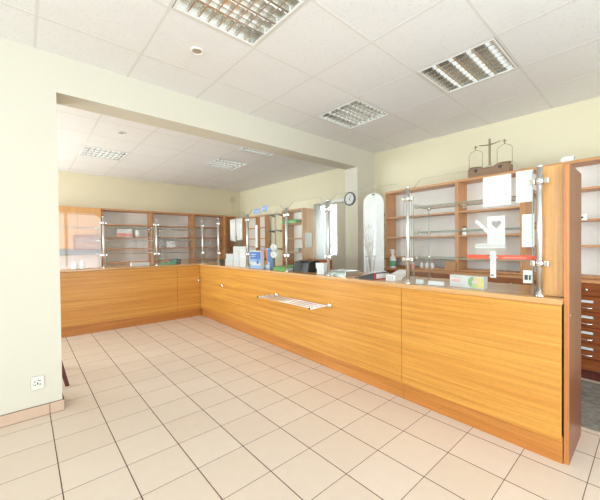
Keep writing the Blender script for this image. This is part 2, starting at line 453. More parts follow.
for ss in (1.84, 2.765):
    k = MB(); k.tube([(-.284, ss, .662), (-.012, ss, .662)], .008, 'satin')
    k.lathe([(0, -.004), (.026, -.004), (.026, .006), (.016, .014), (0, .014)], 'chrome', mat4=Matrix.Translation((-.016, ss, .662)) @ Matrix.Rotation(-PI/2, 4, 'Y'))
    br = k.build('bracket', rack)
    k = MB(); k.lathe([(0, -.002), (.010, -.002), (.010, .006), (0, .006)], 'black', mat4=Matrix.Translation((-.286, ss, .666)) @ Matrix.Rotation(-PI/2, 4, 'Y')); k.build('end_cap', rack)['label'] = 'black end cap of the rack'
k = MB(); k.lathe([(0, 0), (.028, 0), (.028, .008), (.02, .016), (0, .018)], 'chrome', mat4=Matrix.Translation((-.012, 4.27, .636)) @ Matrix.Rotation(-PI/2, 4, 'Y'))
k.build('knob', ct)['label'] = 'round chrome rosette'

b = MB(); b.prism([(-.024, -.004), (.60, .014), (.60, SE), (-.024, SE)], 'z', .9245, WT, 'oak_top')
tag(b.build('worktop', loc=O, rotz=RZ), 'pale wood worktop lying along the long counter', 'worktop')

YB = 5.548
bc = thing('service_counter', 'oak laminate counter along the far side of the back room', 'counter', (0, YB, 0))
b = MB(); b.box(-.9, 2.452, .008, .026, 0, .155, 'plinth_x'); b.build('plinth', bc)
for x0, x1 in ((-.9, .35), (.354, 2.003), (2.007, 2.413)):
    b = MB(); b.box(x0, x1, -.026, -.002, .142, .922, 'oak_x', bev=.0015); b.build('front_panel', bc)
b = MB(); b.box(-.9, -.88, .041, .54, 0, .92, 'oak_x'); b.box(2.98, 3.0, .041, .54, 0, .92, 'oak_x'); b.box(-.88, 2.98, .52, .54, .0, .92, 'oak_x'); b.build('carcass', bc)
k = MB(); k.lathe([(0, 0), (.026, 0), (.026, .008), (.018, .016), (0, .018)], 'chrome', mat4=Matrix.Translation((2.396, -.026, .656)) @ Matrix.Rotation(PI/2, 4, 'X'))
k.build('knob', bc)['label'] = 'round chrome rosette'
b = MB(); b.box(-.9, 3.0, -.0, .56, .9245, WT, 'oak_topx', bev=.004)
tag(b.build('worktop', loc=(0, YB, 0)), 'pale wood worktop lying on the back room counter', 'worktop')

# tall end cabinet at the near end of the long counter
tc = thing('upright_board', 'tall red-brown upright board standing at the near end of the long counter', 'board', (2.33, .328, 0))
b = MB(); b.box(0, .425, 0, .024, 0, 1.728, 'red_wood_z', bev=.0015); b.build('board', tc)
b = MB(); b.box(-.004, -.0002, 0, .024, .0, 1.725, 'edge_wood', bev=.001); b.build('edge_strip', tc)['label'] = 'lighter wood edge strip'
b = MB(); b.lathe([(0, 0), (.006, 0), (.005, .003), (0, .003)], 'chrome', mat4=Matrix.Translation((.015, 0, .86)) @ Matrix.Rotation(PI/2, 4, 'X')); b.build('screw_cap', tc)
tc = thing('end_cabinet', 'narrow pale wood cabinet on the worktop against the tall red-brown board', 'cabinet', (2.375, .3525, WT+.001))
b = MB(); b.box(.002, .355, 0, .111, 0, .782, 'oak_z', bev=.0015); b.build('carcass', tc)
b = MB(); b.box(-.006, .0015, 0.001, .110, .004, .780, 'oak_z', bev=.001); b.build('front_panel', tc)

# ================================================================== GLASS SCREENS
def post(parent, y, top=1.735):
    """steel post as a part of its screen, with sub-parts"""
    h = top-WT
    b = MB(); b.tube([(0, 0, .012), (0, 0, h)], .0155, 'steel', 20); t = b.build('screen_post', parent, loc=(0, y, 0))
    b = MB(); b.lathe([(0, 0), (.027, 0), (.027, .008), (.021, .014), (.0158, .03), (0, .03)], 'chrome'); b.build('base_flange', t)
    b = MB(); b.lathe([(.0156, h-.004), (.017, h-.002), (.0155, h+.006), (.01, h+.01), (0, h+.011)], 'chrome'); b.build('end_cap', t)
    for z in (1.155, 1.645):
        b = MB()
        b.lathe([(.0157, -.02), (.022, -.02), (.022, .02), (.0157, .02)], 'chrome', c=(0, 0, z-WT))
        for sg in (-1, 1): b.box(-.013, .013, sg*.022, sg*.047, z-WT-.017, z-WT+.017, 'chrome', bev=.006)
        b.build('clamp', t)
    return t
def pane(parent, y0, w, z0, z1=1.785, c=.085, drop=.075, th=.006):
    """upright pane, width along y, upper corners cut off"""
    poly = [(0, z0), (w, z0), (w, z1-drop), (w-c, z1), (c, z1), (0, z1-drop)]
    b = MB(); b.prism([(y, z-WT) for y, z in poly], 'x', -th/2, th/2, 'glass', 'glass_edge')
    return b.build('glass_pane', parent, loc=(0, y0, 0))
def screen(loc, rotz, W, z0, label, z1=1.785, far_post=False, near_post=True):
    t = thing('glass_screen', label, 'glass screen', loc, rotz, 'glass screens on the counters')
    if near_post: post(t, 0)
    pane(t, .034, W-.068, z0, z1)
    if far_post: post(t, W)
    return t
TP = .03
ps = [.108, .982, 1.895, 2.605, 3.53, 4.47, 5.13]
plab = [('large glass screen with taped notices and steel post beside the tall end board', .962), ('glass screen in front of the twig vase and ring binder, open below', 1.175),
        ('narrow glass screen in front of the green boxed shelf unit, open below', 1.115), ('glass screen with blue lettering above the blue boxes', .962),
        ('glass screen on which the white sheets hang', .962), ('narrow glass screen on the long counter next to the inner corner', .962)]
for k, ((a, c), (l, z0)) in enumerate(zip(zip(ps, ps[1:]), plab)):
    screen(LC(TP, a, WT), RZ, c-a, z0, l, z1=1.785 if a < 2 else 1.775, far_post=(k == 5))
bx = [-.6, .148, .922, 1.69]
for a, c, l in ((bx[1], bx[2], 'glass screen behind which two white bottles stand on the back counter'),
                (bx[2], bx[3], 'glass screen behind the long white box on the back counter'),
                (bx[3], 2.40, 'glass screen above the green packets on the back counter')):
    screen(Vector((c, YB+.03, WT)), PI/2, c-a, .962, l, far_post=(a == bx[1]), near_post=(c < 2.3))

def showcase(L, D, label, loc, rotz, levels=(1.167, 1.372, 1.574), far=True, flip=1):
    """glass display case: side panes, shelves and chrome corner clamps; length along local y, depth along +x*flip"""
    t = thing('glass_showcase', label, 'showcase', loc, rotz, 'glass showcases on the counters')
    X = lambda a, c: (min(a*flip, c*flip), max(a*flip, c*flip))
    H = 1.60
    for y in (0, L):
        b = MB(); x0, x1 = X(0, D); b.prism([(x0, 0), (x1, 0), (x1, H-WT), (x0, H-WT)], 'y', y-.003, y+.003, 'glass', 'glass_edge'); b.build('side_pane', t)
    for z in levels:
        b = MB(); x0, x1 = X(.002, D-.002); b.prism([(x0, .005), (x1, .005), (x1, L-.005), (x0, L-.005)], 'z', z-WT-.003, z-WT+.003, 'glass', 'glass_edge'); sh = b.build('shelf', t)
        for y in (.012, L-.012):
            for x in (.02, D-.02):
                b = MB(); b.lathe([(0, -.013), (.015, -.013), (.015, .013), (0, .013)], 'chrome', c=(x*flip, y, z-WT), seg=12)
                b.build('shelf_clamp', sh)
    return t
show1 = showcase(.80, .245, 'glass showcase on the near end of the long counter with red strip', LC(.055, .145, WT+.001), RZ)
showcase(.70, .24, 'glass showcase on the back counter holding two white bottles', (bx[2]-.04, YB+.055, WT+.001), PI/2)
showcase(.69, .24, 'glass showcase on the back counter over the long white box', (bx[3]-.04, YB+.055, WT+.001), PI/2)
showcase(.62, .24, 'glass showcase on the back counter nearest the inner corner', (2.38, YB+.055, WT+.001), PI/2)

# ================================================================== CEILING FITTINGS
def make_lamp():
    t = thing('louvre_lamp', 'square louvred ceiling lamp', 'ceiling lamp', (0, 0, CE), 0, 'recessed louvre lamps')
    h = .298
    b = MB()
    for x0, x1, y0, y1 in ((-h, h, -h, -h+.016), (-h, h, h-.016, h), (-h, -h+.016, -h+.016, h-.016), (h-.016, h, -h+.016, h-.016)):
        b.box(x0, x1, y0, y1, -.006, .006, 'white_metal', bev=.002)
    b.build('frame', t)
    b = MB(); b.box(-h+.004, h-.004, -h+.004, h-.004, .085, .09, 'alu')
    for sx in (-1, 1):
        b.box(sx*(h-.002)-.002, sx*(h-.002)+.002, -h+.004, h-.004, .006, .085, 'alu'); b.box(-h+.004, h-.004, sx*(h-.002)-.002, sx*(h-.002)+.002, .006, .085, 'alu')
    b.build('housing', t)
    w = 2*(h-.018)/4
    for k in range(5):   # long wedge dividers along x
        y = -h+.018+k*w; a = .009 if 0 < k < 4 else .006
        b = MB(); b.prism([(y-.002, .045), (y+.002, .045), (y+a, -.001), (y-a, -.001)], 'x', -h+.017, h-.017, 'alu'); b.build('divider_louvre', t)
    n = 8
    for j in range(1, n):
        x = -h+.018+j*2*(h-.018)/n
        b = MB(); b.prism([(x-.001, .04), (x+.001, .04), (x+.0045, .001), (x-.0045, .001)], 'y', -h+.019, h-.019, 'alu'); b.build('cross_louvre', t)
    for k in range(4):
        y = -h+.018+(k+.5)*w
        b = MB(); b.tube([(-h+.02, y, .066), (h-.02, y, .066)], .013, 'lamp', 12); b.build('tube_lamp', t)
    return t
lamp = make_lamp(); lamp.location = (main_lamps[0][0], main_lamps[0][1], CE)
lamp['label'] = 'large louvred ceiling lamp cut by the top edge of the photo'
for (x, y), l in zip(main_lamps[1:]+far_lamps, ['square louvred ceiling lamp over the near end of the long counter', 'square louvred ceiling lamp near the right end of the beam',
        'louvred ceiling lamp in the back room at the far left', 'louvred ceiling lamp in the back room near the middle', 'louvred ceiling lamp half hidden behind the beam']):
    again(lamp, (x, y, CE), 0, l)
def downlight(x, y, label):
    t = thing('spot_lamp', label, 'ceiling lamp', (x, y, CE), 0, 'round recessed ceiling spots')
    b = MB(); b.lathe([(.052, -.001), (.054, -.006), (.045, -.010), (.034, -.006), (.03, -.0005)], 'white_metal', seg=28); b.build('ring', t)
    b = MB(); b.lathe([(.0335, -.004), (.026, -.003), (.012, -.0015), (0, -.001)], 'steel', seg=28); b.build('reflector', t)
    return t
downlight(1.0265, 2.3385, 'small round recessed spot in the near ceiling below the large lamp')
downlight(.995, 4.656, 'small round recessed spot in the back room ceiling')

# ================================================================== WALL FITTINGS
def socket():
    t = thing('wall_socket', 'white double socket on the left pier just above the skirting', 'socket', (.0645, 3.0895, .26), 0)
    b = MB(); b.box(-.040, .040, -.010, 0, -.05, .05, 'socket_white', bev=.009); b.build('plate', t)
    for z in (-.0, ):
        b = MB()
        b.lathe([(.021, -.0165), (.022, -.0175), (.024, -.0175), (.025, -.0165)], 'white_plastic', mat4=Matrix.Rotation(0, 4, 'X') @ Matrix.Rotation(PI/2, 4, 'X') @ Matrix.Translation((0, 0, .027)))
        b.build('rim', t)
    b = MB()
    for x, z in ((-.016, .012), (.014, .014), (.0, .0), (-.014, -.014), (.015, -.012), (.004, .02), (0, -.008)):
        b.box(x-.0045, x+.0045, -.0112, -.0098, z-.0035, z+.0035, 'dark_grey')
    b.build('pin_holes', t)
socket()
t = thing('wall_vent', 'small square vent grille high in the far back corner', 'vent', (4.34, 7.7295, 2.535), 0)
b = MB(); b.box(-.09, .09, -.012, 0, -.1, .1, 'cream', bev=.003); b.build('frame', t)
b = MB()
for k in range(7): b.box(-.075, .075, -.018, -.012, -.078+k*.024, -.066+k*.024, 'door')
b.build('slats', t)
b = MB(); b.box(4.33, 4.345, 7.717, 7.7295, 0, 2.43, 'cream', bev=.002)
tag(b.build('cable_duct'), 'thin cream cable duct running down from the vent grille', 'cable duct')

t = thing('wall_clock', 'round white clock with black rim on the pier beside the opening', 'clock', (3.9295, 3.235, 2.005), 0)
R90 = Matrix.Rotation(-PI/2, 4, 'Y')
b = MB(); b.lathe([(0, 0), (.105, 0), (.109, .012), (.106, .028), (.092, .032), (.088, .022)], 'dark_grey', seg=36, mat4=R90); b.build('rim', t)
b = MB(); b.lathe([(.0895, .0205), (0, .021)], 'white', seg=36, mat4=R90); f = b.build('face', t)
b = MB()
for k in range(12):
    a = k*PI/6; y, z = .075*math.sin(a), .075*math.cos(a)
    b.box(-.0225, -.0212, y-.004, y+.004, z-.004, z+.004, 'dark_ink')
b.build('hour_marks', f)
b = MB(); b.prism([(-.004, -.015), (.004, -.015), (.002, .065), (-.002, .065)], 'x', -.0245, -.0232, 'black', mat4=Matrix.Rotation(.6, 4, 'X')); b.build('minute_hand', t)
b = MB(); b.prism([(-.005, -.012), (.005, -.012), (.003, .045), (-.003, .045)], 'x', -.0265, -.0252, 'black', mat4=Matrix.Rotation(2.7, 4, 'X')); b.build('hour_hand', t)

# ================================================================== SHELF UNITS
def shelf_unit(name, label, loc, rotz, W, D, z0, z1, shelves, dividers=(), side='beech_z', sh='beech_y', back='back', th=.02, fdepth=None, cat='shelf unit', group=None):
    """open unit: width along local y, front at x=0, depth to +x"""
    t = thing(name, label, cat, (loc[0], loc[1], z0), rotz, group)
    H = z1-z0
    for y in (0, W-th):
        b = MB(); b.box(0, D, y, y+th, 0, H, side, bev=.001); b.build('side_panel', t)
    b = MB(); b.box(0, D, th+.0005, W-th-.0005, H-.03, H-.001, sh, bev=.001); b.build('top_panel', t)
    b = MB(); b.box(0, D, th+.0005, W-th-.0005, 0.001, .02, sh, bev=.001); b.build('bottom_panel', t)
    b = MB(); b.box(D-.008, D-.001, th+.0005, W-th-.0005, .021, H-.031, back); b.build('back_panel', t)
    for y in dividers:
        b = MB(); b.box(.001, D-.009, y, y+th*1.6, .021, H-.031, side, bev=.001); b.build('divider', t)
    ys = [th]+[v for y in dividers for v in (y, y+th*1.6)]+[W-th]
    for y0, y1 in zip(ys[0::2], ys[1::2]):
        for z in shelves:
            b = MB(); b.box(.004, D-.009, y0+.0005, y1-.0005, z-z0-.009, z-z0+.009, sh, bev=.001); b.build('shelf', t)
    return t

# big unit on the right wall (behind the long counter), facing -x
RW = math.radians(-3.)
U0 = Vector((4.055, .90, 0))
def RWp(x, y, z=0.):
    c, s = math.cos(RW), math.sin(RW); return Vector((4.015+c*x-s*y, .36+s*x+c*y, z))
RWr = RW
# three base drawer blocks under a shared top
def drawer_block(y0, W, label):
    p = RWp(-.13, y0)
    t = thing('drawer_unit', label, 'drawer unit', (p.x, p.y, 0), RWr, 'drawer units along the right wall')
    b = MB(); b.box(.02, .375, 0, .018, .09, .9, 'red_wood'); b.box(.02, .375, W-.018, W, .09, .9, 'red_wood'); b.box(.355, .375, .018, W-.018, .09, .9, 'red_wood'); b.box(.02, .355, .018, W-.018, .09, .108, 'red_wood'); b.build('carcass', t)
    b = MB(); b.box(.05, .07, 0, W, 0, .089, 'mahogany'); b.build('plinth', t)
    zs = [.095, .2, .345, .49, .635, .78, .9]
    for k in range(len(zs)-1):
        b = MB(); b.box(0, .0195, .003, W-.003, zs[k]+.003, zs[k+1]-.002, 'red_wood', bev=.002); d = b.build('drawer', t)
        if k == 0: continue
        zc = (zs[k]+zs[k+1])/2
        b = MB(); yc = W/2
        if k < 5:
            b.tube([(0, yc-.045, zc-.03), (-.02, yc-.04, zc-.033), (-.026, yc, zc-.036), (-.02, yc+.04, zc-.033), (0, yc+.045, zc-.03)], .006, 'chrome', 8)
            b.build('handle', d)
            b = MB(); b.box(-.003, 0, yc-.05, yc+.05, zc+.01, zc+.04, 'chrome'); b.box(-.004, -.003, yc-.045, yc+.045, zc+.014, zc+.036, 'white'); b.build('label_holder', d)
        else:
            b.lathe([(0, 0), (.006, 0), (.006, .012), (.012, .016), (.012, .022), (0, .024)], 'chrome', mat4=Matrix.Translation((0, yc, zc)) @ Matrix.Rotation(-PI/2, 4, 'Y')); b.build('knob', d)
    return t
drawer_block(-.24, .598, 'red-brown drawer unit right of the tall end board')
drawer_block(.36, .598, 'red-brown drawer unit low behind the notices on the glass')
drawer_block(.96, .598, 'red-brown drawer unit low behind the white carton with green circle')
drawer_block(1.56, .77, 'red-brown drawer unit low beneath the spray bottle')
p = RWp(-.14, -.24)
b = MB(); b.box(0, .39, -.0, 2.57, .902, .93, 'beech_y', bev=.003)
tag(b.build('worktop', loc=(p.x, p.y, 0), rotz=RWr), 'brown worktop over the drawer units along the right wall', 'worktop')
rs = [1.085, 1.372, 1.67]
p = RWp(0, -.24)
shelf_unit('wall_shelf_unit', 'open wooden shelf unit right of the tall end board', (p.x, p.y), RWr, .84, .25, .932, 2.075, [1.24, 1.49, 1.79])
p = RWp(0, .602)
shelf_unit('wall_shelf_unit', 'open wooden shelf unit behind the taped notices, under the balance', (p.x, p.y), RWr, .70, .25, .932, 2.072, rs)
p = RWp(0, 1.304)
shelf_unit('wall_shelf_unit', 'open wooden shelf unit left of the balance and behind the near showcase', (p.x, p.y), RWr, 1.07, .25, .932, 2.068, rs)

# far wall units (facing -y): rotz -90deg puts local x along +y? front at y, width along x
FY = 7.40
def far_unit(x1, W, label, shelves, **k):
    return shelf_unit('wall_shelf_unit', label, (x1, FY), PI/2, W, .30, .05, 2.06, shelves, sh='beech_y', **k)
u1 = far_unit(1.19, 1.30, 'far wooden shelf unit with brown picture, leftmost by the pier', [1.13, 1.29, 1.50, 1.73])
for y0, y1 in ((.003, .40), (.403, .97), (.973, 1.297)):
    b = MB(); b.box(-.02, -.001, y0, y1, 1.20, 2.005, 'oak_z', bev=.002); b.build('door', u1)
far_unit(2.16, .96, 'far wooden shelf unit holding a pink and white carton', [.95, 1.24, 1.48, 1.74])
far_unit(3.10, .93, 'far wooden shelf unit holding a small cream card', [.95, 1.24, 1.48, 1.74])
far_unit(3.93, .82, 'far wooden shelf unit nearest the back corner', [.95, 1.24, 1.48, 1.74])
far_unit(4.25, .31, 'narrow brown shelf unit in the back corner under the vent', [.95, 1.24, 1.48, 1.74], back=M['beech_z'])
# fascia over the first unit's local frame is along its width

# shelf units against the far right wall
shelf_unit('wall_shelf_unit', 'free-standing open shelf unit with green box and pinned sheet', (4.30, 4.80), 0, .68, .34, .02, 2.04, [1.13, 1.42, 1.73], sh='beech_y')
r = shelf_unit('wall_shelf_unit', 'tall shallow wooden rack in the far right corner', (4.44, 6.32), 0, 1.02, .13, .02, 2.03, [1.02, 1.25, 1.45, 1.72], dividers=(.40,), th=.018)
t = thing('wall_glass_shelves', 'three small dark-edged glass shelves between the brown rack and the shelf unit', 'glass shelf', (4.62, 5.75, 1.2), 0)
b = MB(); b.box(-.02, 0, .08, .1, -.05, .9, 'steel'); b.box(-.02, 0, .38, .4, -.05, .9, 'steel'); b.build('rails', t)
for z in (0, .42, .8):
    b = MB(); b.prism([(-.26, 0), (-.02, 0), (-.02, .48), (-.26, .48)], 'z', z, z+.008, 'glass', 'glass_edge'); s = b.build('shelf', t)
    for y in (.09, .39):
        b = MB(); b.prism([(-.2, z-.002), (-.02, z-.002), (-.02, z-.045)], 'y', y-.006, y+.006, 'dark_grey'); b.build('bracket', s)

# ================================================================== BALANCE on top of the wall unit
p = RWp(.062, .945, 2.0725)
t = thing('balance_scale', 'old pharmacy balance on a wooden box above the right shelves', 'balance', p, RWr-.0)
b = MB()
b.prism([(-.22, .0), (.22, 0), (.22, .095), (.20, .108), (.09, .108), (.06, .092), (-.06, .092), (-.09, .108), (-.20, .108), (-.22, .095)], 'x', -.06, .06, 'scale_wood'); b.build('box', t)
b = MB()
for y in (-.13, .13): b.lathe([(0, 0), (.018, 0), (.018, .005), (.01, .009), (0, .009)], 'bottle_brown', mat4=Matrix.Translation((-.06, y, .07)) @ Matrix.Rotation(-PI/2, 4, 'Y'))
b.build('boss', t)
b = MB(); b.box(-.012, .012, -.03, .03, .092, .118, 'chrome', bev=.003); b.box(-.01, .01, -.010, .010, .118, .375, 'brass', bev=.003); b.build('column', t)
b = MB(); b.tube([(0, -.115, .378), (0, -.06, .366), (0, 0, .36), (0, .06, .366), (0, .115, .378)], [.005, .006, .009, .006, .005], 'brass', 10)
b.lathe([(0, 0), (.012, .0), (.014, .02), (.008, .03), (.014, .042), (.012, .055), (0, .06)], 'brass', c=(0, 0, .372), seg=14); b.build('beam', t)
for y in (-.155, .155):
    b = MB(); b.tube([(0, y-.076, .108), (0, y-.076, .28), (0, y-.06, .305), (0, y, .335), (0, y+.06, .305), (0, y+.076, .28), (0, y+.076, .108)], .0028, 'brass', 8)
    b.tube([(0, y, .33), (0, y, .37)], .006, 'brass', 8); b.tube([(0, y-.02, .365), (0, y+.02, .365)], .005, 'brass', 8); b.tube([(-.018, y, .377), (.018, y, .377)], .005, 'brass', 8); h = b.build('pan_hanger', t)
    b = MB(); b.lathe([(0, .109), (.06, .111), (.068, .118), (.066, .119), (.05, .114), (0, .113)], 'brass', c=(0, y, 0), seg=24); b.build('pan', h)
p = RWp(.12, .24, 2.0755)
b = MB(); b.prism([(-.05, 0), (.05, 0), (.05, .05), (.02, .065), (-.05, .06)], 'x', -.05, .05, 'white_plastic'); tag(b.build('box', loc=p, rotz=RWr), 'small white box on top of the shelf right of the end cabinet', 'box')
t = thing('power_strip', 'small white twin socket on the shelf right of the end cabinet', 'socket', RWp(-.002, .13, 1.515), RWr)
b = MB(); b.box(-.022, 0, -.055, .055, -.03, .03, 'white_plastic', bev=.004); b.build('case', t)
for y in (-.02, .018):
    b = MB(); b.lathe([(.009, .0005), (.009, .001), (0, .0015)], 'black', mat4=Matrix.Translation((-.022, y, 0)) @ Matrix.Rotation(-PI/2, 4, 'Y')); b.build('socket_hole', t)

# ================================================================== THINGS IN THE NEAR SHOWCASE
def sheet(name, label, cat, s0, s1, z0, z1, t=None, marks=None, mat='notice_paper', group=None):
    """flat card on the inner side of the near glass pane, in counter coordinates"""
    t = TP+.0035 if t is None else t
    q = LC(t, s0, z0); o = MB(); o.box(0, .0015, 0, s1-s0, 0, z1-z0, mat); ob = o.build(name, loc=q, rotz=RZ)
    tag(ob, label, cat, group)
    if marks:
        for nm, f in marks:
            k = MB(); f(k, s1-s0, z1-z0); k.build(nm, ob)
    return ob
def lines_of(n, m='grey_ink', x0=.12, x1=.88, top=.85, bot=.15):
    def f(k, w, h):
        for i in range(n):
            z = h*(top-(top-bot)*i/max(1, n-1)); a = .08*((i*37) % 5)/5
            k.box(-.0007, -.0002, w*(x0+a*.3), w*(x1-a), z-.0018, z+.0018, m)
    return f
so = .357
sheet('notice', 'white notice high on the near glass, left of two', 'notice', .613-so, .778-so, 1.522, 1.72, marks=[('print', lines_of(4, top=.75, bot=.45))], group='notices taped to the near glass')
sheet('notice', 'white notice high on the near glass beside the nearest post', 'notice', .498-so, .588-so, 1.53, 1.725, marks=[('print', lines_of(4, top=.8, bot=.4))], group='notices taped to the near glass')
def heart(k, w, h):
    pts = []
    for i in range(28):
        a = 2*PI*i/28
        pts.append((w*.48+.0019*16*math.sin(a)**3*.9, h*.72+.0019*(13*math.cos(a)-5*math.cos(2*a)-2*math.cos(3*a)-math.cos(4*a))))
    k.prism(pts, 'x', -.0012, -.0002, 'heart_ink')
sheet('card', 'white card with a grey heart on the near glass', 'card', .648-so, .752-so, 1.268, 1.456, marks=[('heart', heart), ('print', lines_of(3, top=.4, bot=.15))])
def ruler(k, w, h):
    for i in range(14): k.box(-.0007, -.0002, w*(i+.5)/14-.003, w*(i+.5)/14+.002, h*.36, h*.66, 'heart_ink')
sheet('sign_strip', 'narrow white lettered strip beneath the heart card', 'sign', .648-so, .83-so, 1.245, 1.275, t=TP+.006, marks=[('lettering', ruler)])
k = MB(); k.box(0, .002, -.078, .078, -.010, .010, 'white', mat4=Matrix.Rotation(math.radians(46), 4, 'X'))
k2 = k.build('sticker', loc=LC(TP-.006, .765-so, 1.375), rotz=RZ); tag(k2, 'slanting white strip sticker left of the grey heart', 'sticker')
k = MB()
for i in range(6): k.box(-.0007, -.0001, -.062+i*.022, -.052+i*.022, -.004, .004, 'grey_ink', mat4=Matrix.Rotation(math.radians(46), 4, 'X'))
k.build('print', k2)
sheet('price_list', 'tall narrow white list on the near glass beside the nearest post', 'notice', .492-so, .556-so, 1.252, 1.455, marks=[('print', lines_of(6))])
sheet('leaflet', 'narrow white leaflet low on the near glass, beside the carton', 'leaflet', .70-so, .735-so, 1.05, 1.225, marks=[('print', lambda k, w, h: k.box(-.0007, -.0002, w*.4, w*.9, .012, .02, 'dark_ink'))])
sheet('leaflet', 'white leaflet with black digits low beside the nearest post', 'leaflet', .50-so, .55-so, 1.03, 1.11, marks=[('print', lambda k, w, h: (k.box(-.0007, -.0002, w*.2, w*.4, .02, .05, 'dark_ink'), k.box(-.0007, -.0002, w*.5, w*.85, .02, .05, 'dark_ink')))])
st = sheet('shelf_strip', 'long red strip along the lowest glass shelf of the near showcase', 'strip', .49-so, .89-so, 1.172, 1.2, t=.0535, mat='red_strip')
k = MB(); k.prism([(.215, .004), (.25, .004), (.262, .014), (.25, .022), (.235, .017), (.22, .022), (.203, .014)], 'x', -.0012, -.0002, 'white'); k.build('emblem', st)
k = MB(); k.box(-.0007, -.0002, .05, .18, .008, .016, 'pink'); k.build('print', st)

# white carton with the green-yellow disc, standing on the counter in front of the showcase
q = LC(.075, .805-so+.02, WT+.0005)
t = thing('medicine_carton', 'white carton with green and yellow disc on the near counter', 'box', LC(.13, .69, WT+.0005), RZ-.13)
b = MB(); b.box(0, .055, -.25, 0, 0, .088, 'white', bev=.0015); b.build('carton_body', t)
def ring(r0, r1, a0, a1, n=24):
    A = [(r1*math.cos(a0+(a1-a0)*i/n), r1*math.sin(a0+(a1-a0)*i/n)) for i in range(n+1)]
    B = [(r0*math.cos(a1+(a0-a1)*i/n), r0*math.sin(a1+(a0-a1)*i/n)) for i in range(n+1)]
    return A+B
M['lime'] = plain('lime_print', lin(200, 222, 150), .55); M['leaf'] = plain('leaf_print', lin(150, 196, 140), .55); M['peach'] = plain('peach_print', lin(238, 208, 176), .55)
b = MB()
for a0, a1, m in ((PI*.5, PI*1.15, 'peach'), (-PI*.35, PI*.5, 'leaf'), (PI*1.15, PI*1.65, 'lime')):
    b.prism([(-.18+x, .045+z) for x, z in ring(.013, .04, a0, a1)], 'x', -.0008, -.0001, m)
b.box(-.0005, -.0001, -.247, -.205, .008, .08, 'yellow')
b.build('printed_disc', t)
b = MB(); b.box(-.0006, -.0001, -.1, -.008, .07, .078, 'grey_ink'); b.box(-.0006, -.0001, -.09, -.012, .05, .055, 'pink'); b.box(-.0006, -.0001, -.08, -.012, .04, .045, 'pink'); b.box(-.0006, -.0001, -.12, -.008, .014, .018, 'grey_ink'); b.build('printed_text', t)
for (s, w, h, l) in ((.91, .06, .035, 'small white card holder beside the second post, left of two'), (.775, .12, .032, 'small white card holder left of the green disc carton')):
    q = LC(.07, s, WT+.0005)
    t = thing('card_holder', l, 'card holder', q, RZ, 'white card holders on the counter')
    b = MB(); b.prism([(0, 0), (.03, 0), (.02, h), (.012, h)], 'y', -w/2, w/2, 'white'); b.build('card', t)
    b = MB(); b.box(-.004, .036, -w/2-.004, w/2+.004, -.0, .0035, 'chrome'); b.build('foot', t)

# ================================================================== COUNTER THINGS, middle bays
def bottle(name, label, loc, r, h, mat='white_plastic', cap='white_plastic', neck=.45, group=None, cat='bottle'):
    t = thing(name, label, cat, loc, 0, group)
    b = MB(); b.lathe([(0, 0), (r*.95, 0), (r, .004), (r, h*.68), (r*.8, h*.76), (r*neck, h*.8), (r*neck, h*.84), (0, h*.84)], mat, seg=18); b.build('bottle_body', t)
    b = MB(); b.lathe([(0, h*.841), (r*(neck+.1), h*.841), (r*(neck+.1), h*.99), (r*neck*.8, h), (0, h)], cap, seg=18); b.build('cap', t)
    return t
bottle('bottle', 'white plastic bottle on the back counter, left of a pair', (.565, YB+.13, WT+.001), .04, .118, group='pair of white bottles')
bottle('bottle', 'white plastic bottle on the back counter, right of a pair', (.655, YB+.13, WT+.001), .04, .118, group='pair of white bottles')
def carton(name, label, loc, rotz, w, d, h, mat='white', cat='box', marks=None, group=None):
    t = thing(name, label, cat, loc, rotz, group)
    b = MB(); b.box(0, d, -w/2, w/2, 0, h, mat, bev=.002); b.build('carton_body', t)
    b = MB(); b.box(d*.46, d*.54, -w/2-.0004, w/2+.0004, h+.0001, h+.0006, 'grey_ink' if mat == 'white' else mat); b.build('lid_seam', t)
    if marks:
        b = MB(); marks(b); b.build('print', t)
    return t
carton('carton', 'long white box on the back counter beside the steel post', (1.46, YB+.10, WT+.001), PI/2, .27, .12, .058)
carton('carton', 'pink and white carton on the middle far shelves', (1.62, 7.44, 1.4905), PI/2, .28, .12, .16, marks=lambda b: b.box(-.0006, -.0001, -.139, .139, .01, .075, 'pink'))
bottle('jar', 'small white jar on the far shelf beside the pink carton', (1.87, 7.5, 1.4905), .055, .155, neck=.75, cat='jar')
t = carton('carton', 'small cream card box on the far shelf right of the middle', (2.58, 7.45, 1.2505), PI/2, .2, .08, .15)
for i, (x, l) in enumerate(((1.835, 'left of two green packets beside the back counter post'), (1.99, 'right of two green packets beside the back counter post'))):
    carton('packet', l, (x, YB+.12, WT+.001), PI/2, .12, .05, .045+.02*i, 'green_label', group='green packets')
# picture leaning inside the first far unit
t = thing('framed_picture', 'brown marbled picture in a wooden frame on the far left shelves', 'picture', (.94, 7.365, 1.37), 0)
b = MB()
for x0, x1, z0, z1 in ((-.22, .22, -.15, -.125), (-.22, .22, .125, .15), (-.22, -.195, -.125, .125), (.195, .22, -.125, .125)): b.box(x0, x1, -.012, .012, z0, z1, 'brown_box', bev=.003)
b.build('frame', t)
b = MB(); b.box(-.195, .195, -.004, .004, -.125, .125, 'picture'); b.build('canvas', t)

